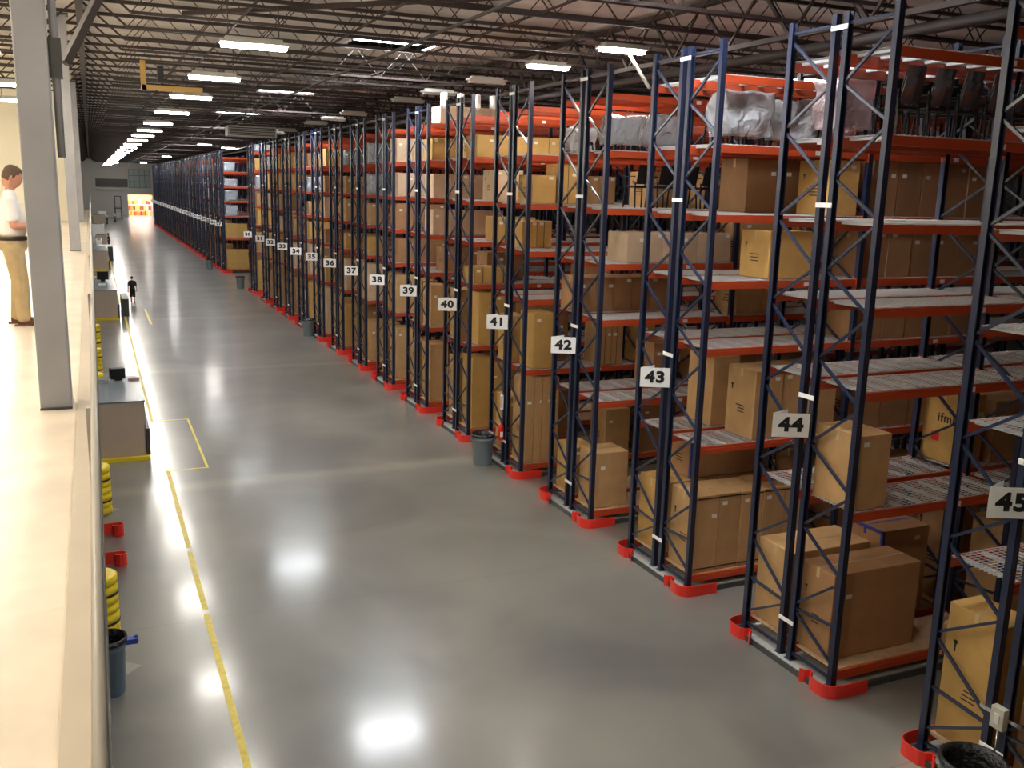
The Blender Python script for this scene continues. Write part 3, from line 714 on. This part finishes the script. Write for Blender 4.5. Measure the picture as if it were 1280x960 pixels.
trash((9.42, 46.1, 0), .31, .84, 'grey-blue trash can in front of the racks around sign 35')
trash((9.3, 68.6, 0), .31, .84, 'grey-blue trash can at the gap beside the rack marked 30')
trash((9.12, 6.88, 0), .36, .88, 'black-lined dark trash can at the foot of the rack marked 45', M_dark)
trash((-.17, 13.75, 0), .27, .85, 'blue-grey trash can with a bright blue handle under the mezzanine edge', mat('blue_grey_plastic', (.11, .17, .24), .45), True)
trash((8.95, 84.5, 0), .3, .84, 'grey trash can in front of the rack marked 27')
# extinguisher + sign on rack 41, switch box on rack 45
t = empty('fire_extinguisher', (9.70, rowY[41]-.98, .72)); tag(t, 'red fire extinguisher hung on the rack marked 41', 'fire extinguisher')
smooth(ob('cylinder', MB().lathe([(.06, 0), (.075, .02), (.075, .36), (.05, .42), (.025, .44), (.025, .47)], 16), M_red, t))
ob('valve', MB().box(-.03, .05, -.015, .015, .47, .52), M_chrome, t); smooth(ob('hose', MB().tube([(.05, 0, .5), (.1, 0, .45), (.09, 0, .2), (.07, 0, .12)], .01, 6), M_black, t))
ob('label', MB().box(-.05, .03, -.079, -.072, .1, .24), M_lab, t)
t = tag(ob('extinguisher_sign', MB().box(9.70, 9.75, rowY[41]-.99, rowY[41]-.89, 1.55, 1.95), M_white), 'narrow white and red sign above the fire extinguisher on rack 41', 'sign')
ob('arrow', MB().box(9.696, 9.70, rowY[41]-.96, rowY[41]-.92, 1.6, 1.9), M_red, t)
t = empty('switch_box', (9.72, rowY[45]-1.12, 1.05)); tag(t, 'pale metal switch box with conduit on the middle post of rack 45', 'switch box')
bevel(ob('enclosure', MB().box(-.05, .04, -.09, .09, 0, .28), mat('pale_grey_box', (.55, .53, .45), .4), t), .006); ob('switch', MB().box(-.06, -.05, -.035, .035, .07, .2), M_lab, t)
smooth(ob('conduit', MB().tube([(0, 0, 0), (0, 0, -1.0)], .011, 8), M_chrome, t)); ob('mounting_strut', MB().box(.02, .05, -.28, .3, .12, .17), M_chrome, t)
ob('mounting_strut', MB().box(.02, .05, -.28, .3, -.45, -.4), M_chrome, t)

# ------------------------------------------------------------------ things under the mezzanine edge
def u_guard(loc, rz, label):
    pts = [(-.55, .04), (-.02, .04)]
    for k in range(8):
        a = math.pi*1.45*k/7; pts.append((.02+.11*math.sin(a), -.07+.11*math.cos(a)))
    tag(ob('post_guard', MB().strip(pts, .016, 0, .25), M_guard, None, loc, (0, 0, rz)), label, 'post guard', 'red guards under the mezzanine edge')
u_guard((.10, 20.45, 0), 0, 'red hooked steel guard on the floor by the mezzanine edge, farther of two')
u_guard((.10, 18.75, 0), 0, 'red hooked steel guard on the floor by the mezzanine edge, nearer of two')
def col_guard(loc, h, label):
    t = empty('column_guard', loc); tag(t, label, 'column guard', 'yellow column guards')
    pr = []; n = 7
    for i in range(n):
        z = h*i/n; pr += [(.28, z+.002), (.31, z+.02), (.31, z+h/n-.03), (.28, z+h/n-.004)]
    pr += [(.22, h)]
    smooth(ob('sleeve', MB().lathe(pr, 28), M_yel, t))
    for z in (h*.28, h*.72): ob('strap', MB().lathe([(.314, z-.02), (.318, z-.018), (.318, z+.018), (.314, z+.02)], 28, capb=False, capt=False), M_strap, t)
col_guard((-.27, 22.0, 0), 1.1, 'yellow ribbed column guard beside the near counter')
col_guard((-.27, 15.6, 0), 1.1, 'yellow ribbed column guard nearest the camera behind the trash can')
for i, y in enumerate((33, 38, 44.5, 60, 67)): col_guard((-.27+.0, y, 0), 1.1, 'yellow ribbed column guard beyond the near counter, %s in line' % ords[i])
def desk(y0, y1, x1, h, label, tall=True):
    t = empty('packing_counter', (0, y0, 0)); tag(t, label, 'counter', 'packing counters under the mezzanine')
    ob('end_panel', MB().box(-1.3, x1-.12, 0, .05, .06, h-.04), M_lam, t)
    ob('side_panel', MB().box(x1-.12, x1-.07, .2, y1-y0, .0, h-.04), M_lam, t)
    ob('lower_shelf', MB().box(x1-.07, x1+.02, .1, y1-y0-.3, .08, .8), M_dark, t)
    ob('countertop', MB().box(-1.3, x1-.06, -.02, y1-y0, h-.04, h), M_top, t)
    ob('floor_bumper', MB().box(-1.3, x1+.0, -.16, -.02, 0, .10), M_yel, t)
    return t
desk(26.15, 29.7, 1.06, 1.60, 'tan panelled packing counter with grey top, nearest under the mezzanine')
desk(54.0, 60.5, 1.05, 1.60, 'tan packing counter farther down beside the walking person')
desk(84, 90, 1.1, 1.6, 'third packing counter down the left side, dark front')
t = empty('monitor', (.42, 29.1, 1.6), .2); tag(t, 'black monitor and printer block on the near packing counter', 'monitor')
bevel(ob('screen_housing', MB().box(-.22, .18, -.12, .12, .05, .36), M_black, t), .02); ob('stand', MB().box(-.1, .1, -.08, .08, 0, .05), M_black, t)
tag(bevel(ob('keyboard', MB().box(.68, .98, 28.95, 29.2, 1.6, 1.66), mat('pinkish_box', (.5, .32, .28), .6)), .01), 'small pinkish box beside the monitor on the near counter', 'box')
tag(bevel(ob('scale', MB().box(-.12, .15, 28.6, 28.95, 1.6, 1.66), M_chrome), .01), 'small silver scale on the near packing counter', 'scale')
t = empty('monitor', (.35, 58.6, 1.6)); tag(t, 'black monitor on the farther packing counter', 'monitor'); ob('screen_housing', MB().box(-.3, .3, -.1, .1, .1, .55), M_black, t); ob('stand', MB().box(-.12, .12, -.1, .1, 0, .1), M_black, t)
tag(ob('paper_pile', MB().box(.1, .5, 56, 56.5, 1.6, 1.68), M_paper), 'white paper pile on the farther packing counter', 'papers')
tag(bevel(ob('floor_cabinet', MB().box(1.2, 1.55, 55.2, 58.5, 0, .95), M_dark), .01), 'low dark cabinet beside the farther packing counter', 'cabinet')
for i, (x, y, sx, sy, h, mt, lab) in enumerate(((.9, 95, 1.3, 2.5, 1.3, M_dark, 'dark machine block on the left side far down the hall'), (.45, 98.5, .5, 3.6, 1.7, M_white, 'tall white cabinet on the left side far down the hall'), (.8, 118, 1.2, 2, 1.1, M_lam, 'tan table block on the left side far down the hall'),
        (.6, 135, 1.5, 2, 1.6, M_white, 'white block on the left side far down the hall'), (1.0, 160, 1.8, 2, 1.9, M_lam, 'tan crate near the far wall'), (1.6, 175, 1.2, 2, 2.1, M_white, 'white crate near the far wall'))):
    o = bevel(ob('equipment_block', MB().box(-sx/2, sx/2, -sy/2, sy/2, 0, h), mt, None, (x, y, 0)), .04)
    ob('top_panel', MB().box(-sx/2+.1, sx/2-.1, -sy/2+.1, sy/2-.1, h, h+.06), M_paper if mt is M_dark else M_dark, o)
    tag(o, lab, 'equipment')
t = empty('forklift', (4.6, 196, 0)); tag(t, 'parked forklift with tall mast before the far wall', 'forklift')
bevel(ob('body', MB().box(-.8, .8, 0, 2.2, .2, 1.2), mat('forklift_cream', (.6, .58, .5), .5), t), .08); ob('mast', MB().box(-.6, -.45, -.2, 0, .1, 4.3).box(.45, .6, -.2, 0, .1, 4.3).box(-.6, .6, -.2, 0, 4.15, 4.3).box(-.6, .6, -.2, 0, 1.9, 2.05), M_dark, t)
ob('overhead_guard', MB().box(-.6, .6, .6, 1.8, 2.1, 2.18).bar((-.6, .6, 1.2), (-.6, .6, 2.1), .07).bar((.6, .6, 1.2), (.6, .6, 2.1), .07).bar((-.6, 1.8, 1.2), (-.6, 1.8, 2.1), .07).bar((.6, 1.8, 1.2), (.6, 1.8, 2.1), .07), M_dark, t)
for sx in (-.7, .7):
    for yy in (.4, 1.8): ob('wheel', MB().tube([(sx-.1, yy, .28), (sx+.1, yy, .28)], .28, 16), M_black, t)
t = empty('unit_heater', (8.2, 54.4, 10.0)); tag(t, 'wide grey unit heater hanging under the roof over the aisle', 'heater')
bevel(ob('casing', MB().box(-1.3, 1.3, -.5, .5, -.25, .3), M_house, t), .03)
b = MB(); [b.box(-1.2, 1.2, -.52, -.5, -.18+.09*k, -.13+.09*k) for k in range(5)]; ob('louvre', b, M_dark, t); ob('hanger', MB().box(-1.1, -1.07, 0, .03, .3, .62).box(1.07, 1.1, 0, .03, .3, .62), M_dark, t)
t = empty('jib_hoist', (1.55, 29.8, 10.2)); tag(t, 'yellow L-shaped steel hanger under the roof above the aisle', 'hoist')
M_hy = mat('faded_yellow_steel', (.55, .33, .06), .5)
ob('boom', MB().box(-.05, 1.6, -.05, .05, -.38, -.24), M_hy, t); ob('upright', MB().box(-.07, .07, -.05, .05, -.38, .42), M_hy, t); ob('motor', MB().box(.38, .55, -.1, .1, -.15, .3), M_black, t)

# ------------------------------------------------------------------ people
def skinned(name, verts, edges, radii, mt, parent, vox=.012, smooth_it=4):
    """one continuous surface grown round a jointed skeleton: tapered limbs and round joints fused by a voxel remesh"""
    b = MB(); rad = [r if isinstance(r, tuple) else (r, r) for r in radii]
    def ring(c, r, ax, sd, up, seg=14):
        n = len(b.v)
        for k in range(seg):
            a = 2*math.pi*k/seg; b.v.append(tuple(c+sd*math.cos(a)*r[0]+up*math.sin(a)*r[1]))
        return n
    def frame(d):
        sd = Vector((0, 1, 0))
        if abs(d.dot(sd)) > .85: sd = Vector((0, 0, 1))
        up = d.cross(sd).normalized(); sd = up.cross(d).normalized(); return sd, up
    for i, j in edges:
        p, q = Vector(verts[i]), Vector(verts[j]); d = (q-p).normalized(); sd, up = frame(d); seg = 14
        ends = []
        for t_, s_ in ((0, .0), (.35, .55), (.7, .85), (1, 1)):
            pass
        n0 = len(b.v)
        r0, r1 = rad[i], rad[j]
        if max(r0)/max(r1) > 1.7 and len(edges) > 2: r0 = (r1[0]*1.15, r1[1]*1.15)
        if max(r1)/max(r0) > 1.7 and len(edges) > 2: r1 = (r0[0]*1.15, r0[1]*1.15)
        rings = []
        m0 = min(r0)*.6; m1 = min(r1)*.6
        for off, k in ((-m0, .05), (-m0*.8, .6), (-m0*.4, .92), (0, 1)): rings.append((p+d*off, (r0[0]*k, r0[1]*k)))
        for off, k in ((0, 1), (m1*.4, .92), (m1*.8, .6), (m1, .05)): rings.append((q+d*off, (r1[0]*k, r1[1]*k)))
        for c, r in rings: ring(c, r, d, sd, up, seg)
        for a in range(len(rings)-1):
            for k in range(seg):
                u = n0+a*seg+k; w_ = n0+a*seg+(k+1) % seg; b.f.append((u, w_, w_+seg, u+seg))
        b.f.append(tuple(n0+k for k in range(seg))[::-1]); b.f.append(tuple(n0+(len(rings)-1)*seg+k for k in range(seg)))
    o = ob(name, b, mt, parent)
    rm = o.modifiers.new('fuse', 'REMESH'); rm.mode = 'VOXEL'; rm.voxel_size = vox; rm.use_smooth_shade = True
    sm = o.modifiers.new('soften', 'SMOOTH'); sm.factor = .5; sm.iterations = smooth_it
    return o
def head_mesh(s=1.0):
    b = MB(); prof = [(.0, -.125), (.035, -.122), (.052, -.105), (.064, -.07), (.072, -.03), (.077, .01), (.080, .05), (.074, .085), (.055, .112), (.028, .125), (.0, .128)]
    seg = 20
    for r, z in prof:
        for k in range(seg):
            a = 2*math.pi*k/seg; x = r*1.22*math.cos(a); y = r*.95*math.sin(a)
            if math.cos(a) > .93 and -.04 < z < .03: x += .022*(1-abs(z+.012)/.045)
            if math.cos(a) > .6 and z < -.06: x += .006
            b.v.append((x*s, y*s, z*s))
    for i in range(len(prof)-1):
        for k in range(seg):
            a = i*seg+k; c = i*seg+(k+1) % seg; b.f.append((a, c, c+seg, a+seg))
    return b
def person(loc, rz, label, pose, shirt, pants, shoe, hair, shorts=False):
    """local frame: facing +x, z up, about 1.78 m tall"""
    t = empty('person', loc, rz); tag(t, label, 'person')
    J = pose
    V = [J['pelvis'], J['waist'], J['chest'], J['neck'], J['head']]; E = [(0,1),(1,2),(2,3),(3,4)]
    R = [(.14,.10), (.12,.09), (.15,.105), .052, .05]
    def chain(start, pts, rad):
        i = start
        for p, r in zip(pts, rad):
            V.append(p); R.append(r); E.append((i, len(V)-1)); i = len(V)-1
        return i
    for sd in ('l', 'r'):
        h = chain(2, [J['sho_'+sd], J['elb_'+sd], J['wri_'+sd], J['hand_'+sd]], [.058, .043, .028, .036])
        hp = Vector(J['hand_'+sd]); d = (hp-Vector(J['wri_'+sd])).normalized()
        side = Vector((0, 1, 0)) if abs(d.y) < .7 else Vector((1, 0, 0)); nn = d.cross(side).normalized()
        for q in range(4):
            off = side*(q-1.5)*.02; ln = (.075, .085, .08, .062)[q]
            chain(h, [tuple(hp+off+d*.03), tuple(hp+off+d*(.03+ln*.55)-nn*.008), tuple(hp+off+d*(.02+ln*.9)-nn*.03)], [.010, .009, .008])
        chain(h, [tuple(hp+side*.035-d*.01), tuple(hp+side*.055+d*.025)], [.012, .009])
        chain(0, [J['hip_'+sd], J['knee_'+sd], J['ank_'+sd]], [.085, .056, .038])
    skinned('body', V, E, R, M_skin, t, .0065, 2)
    hd = Vector(J['head'])+Vector((.02, 0, .07)); tilt = J.get('tilt', 0)
    hm = smooth(ob('head', head_mesh(1.02), M_skin, t, hd, (0, tilt, 0)))
    for sy in (-1, 1):
        ob('ear', MB().tube([(-.005, sy*.074, -.03), (-.008, sy*.084, -.005), (-.008, sy*.08, .025)], [.008, .014, .008], 8), M_skin, hm)
        smooth(ob('eye', MB().tube([(.078, sy*.030, .008), (.084, sy*.030, .008)], .009, 8), M_ink, hm))
    ob('mouth', MB().box(.086, .092, -.022, .022, -.068, -.062), mat('lip', (.35, .1, .08), .5), hm)
    hb = head_mesh(1.07)
    hb.v = [((x-.012) if z > -.02 else x*.9-.02, y, z+.004) for x, y, z in hb.v]
    hb.v = [(min(x, .062+max(0, (z-.045))*.5) if z < .085 else x, y, max(z, -.045 if x < 0.0 else (.055 if x > .03 else -.0))) for x, y, z in hb.v]
    smooth(ob('hair', hb, hair, hm))
    # clothes
    g_ = J.get('girth', 1)
    sv = [(J['pelvis'][0], 0, 1.07), J['waist'], J['chest'], (J['chest'][0], 0, 1.44)]
    se = [(0,1),(1,2),(2,3)]; sr = [(.172,.135*g_), (.165,.14*g_), (.185,.13), (.12,.08)]
    for sd in ('l', 'r'):
        k = len(sv); el = Vector(J['elb_'+sd]); sh = Vector(J['sho_'+sd])
        sv += [tuple(sh), tuple(sh*.25+el*.75)]; se += [(3,k),(k,k+1)]; sr += [.074, .070]
        sv.append((0, sh.y*.4, 1.43)); sr.append(.075); se.append((k, k+2))
    skinned('shirt', sv, se, sr, shirt, t)
    px = J['pelvis'][0]
    pv = [(px, 0, .99), (px, 0, .90)]; pe = [(0, 1)]; pr = [(.168,.130*g_), (.178,.135*g_)]
    for sd in ('l', 'r'):
        kn = Vector(J['knee_'+sd]); an = Vector(J['ank_'+sd]); hp = Vector(J['hip_'+sd])
        if shorts: seq = [((hp.x, hp.y*.85, .88), .108), (tuple(kn), .09), (tuple(kn*.8+an*.2), .092)]
        else: seq = [((hp.x, hp.y*.85, .88), .112), (tuple(kn), .092), (tuple(kn*.45+an*.55), .083), (tuple(an+Vector((0, 0, .0))), .076)]
        for q, (p, r) in enumerate(seq):
            pv.append(p); pr.append(r)
            if q: pe.append((len(pv)-2, len(pv)-1))
    skinned('trousers', pv, pe, pr, pants, t)
    for sd in ('l', 'r'):
        a = Vector(J['ank_'+sd])
        b = MB().tube([(a.x-.07, a.y, .045), (a.x, a.y, .05), (a.x+.10, a.y, .04), (a.x+.19, a.y, .03)], [.04, .048, .045, .028], 12)
        b.box(a.x-.10, a.x+.20, a.y-.042, a.y+.042, 0, .018)
        smooth(ob('shoe', b, shoe, t))
    if not shorts:
        smooth(ob('belt', MB().lathe([(.165, .975), (.176, .98), (.176, 1.015), (.165, 1.02)], 28, c=(px, 0), sx=.80*g_), M_strap, t))
    return t
stand = dict(pelvis=(0,0,.95), pelvis_s=(0,0,1.0), waist=(.0,0,1.14), chest=(.0,0,1.36), neck=(.0,0,1.51), head=(.02,0,1.60),
    sho_l=(0,.19,1.42), elb_l=(.04,.24,1.14), wri_l=(.27,.16,1.16), hand_l=(.34,.12,1.17), sho_r=(0,-.19,1.42), elb_r=(.04,-.24,1.14), wri_r=(.27,-.16,1.15), hand_r=(.34,-.12,1.17),
    hip_l=(0,.10,.90), knee_l=(.03,.11,.50), ank_l=(-.02,.12,.08), hip_r=(0,-.10,.90), knee_r=(.05,-.11,.50), ank_r=(.06,-.12,.08), tilt=.5)
stand['girth'] = 1.12
man = person((-.88, 12.75, MZ), math.radians(0), 'man in white polo shirt and khaki trousers, looking down at a paper', stand, M_shirtw, M_khaki, M_shoe, M_hair)
man.scale = (1.04, 1.04, 1.04)
t = tag(ob('clipboard', MB().bar((-.54, 12.70, 6.76), (-.46, 12.70, 6.99), .24, .008, up=(1,0,0)), M_paper), 'white paper with yellow patch held by the man on the mezzanine', 'paper')
ob('yellow_patch', MB().bar((-.53, 12.70, 6.80), (-.49, 12.70, 6.92), .16, .012, up=(1,0,0)), M_yel, t)
walk = dict(stand); walk.update(elb_l=(-.06,.25,1.12), wri_l=(-.02,.27,.88), hand_l=(0,.27,.80), elb_r=(-.02,-.25,1.12), wri_r=(.10,-.26,.90), hand_r=(.13,-.26,.82),
    knee_l=(.10,.09,.50), ank_l=(.12,.09,.08), knee_r=(-.02,-.09,.50), ank_r=(-.16,-.09,.10), tilt=.1)
person((1.98, 61.6, 0), math.radians(92), 'person in black shirt and black shorts walking away down the aisle', walk, M_cblack, M_cblack, M_shoe, M_cblack, True).scale = (.88, .88, .88)
person((1.45, 108, 0), math.radians(180), 'person in dark clothes standing at the far left counters', stand, M_cblack, M_dark, M_shoe, M_cblack)
person((2.2, 172, 0), math.radians(30), 'person in a white shirt far down the hall, left of two', walk, M_shirtw, M_dark, M_shoe, M_hair)
person((3.6, 180, 0), math.radians(200), 'person in a white shirt near the far wall', walk, M_shirtw, M_dark, M_shoe, M_hair)
print('cartons', count[0], 'wraps', len(wraps), 'objects', len(bpy.data.objects))
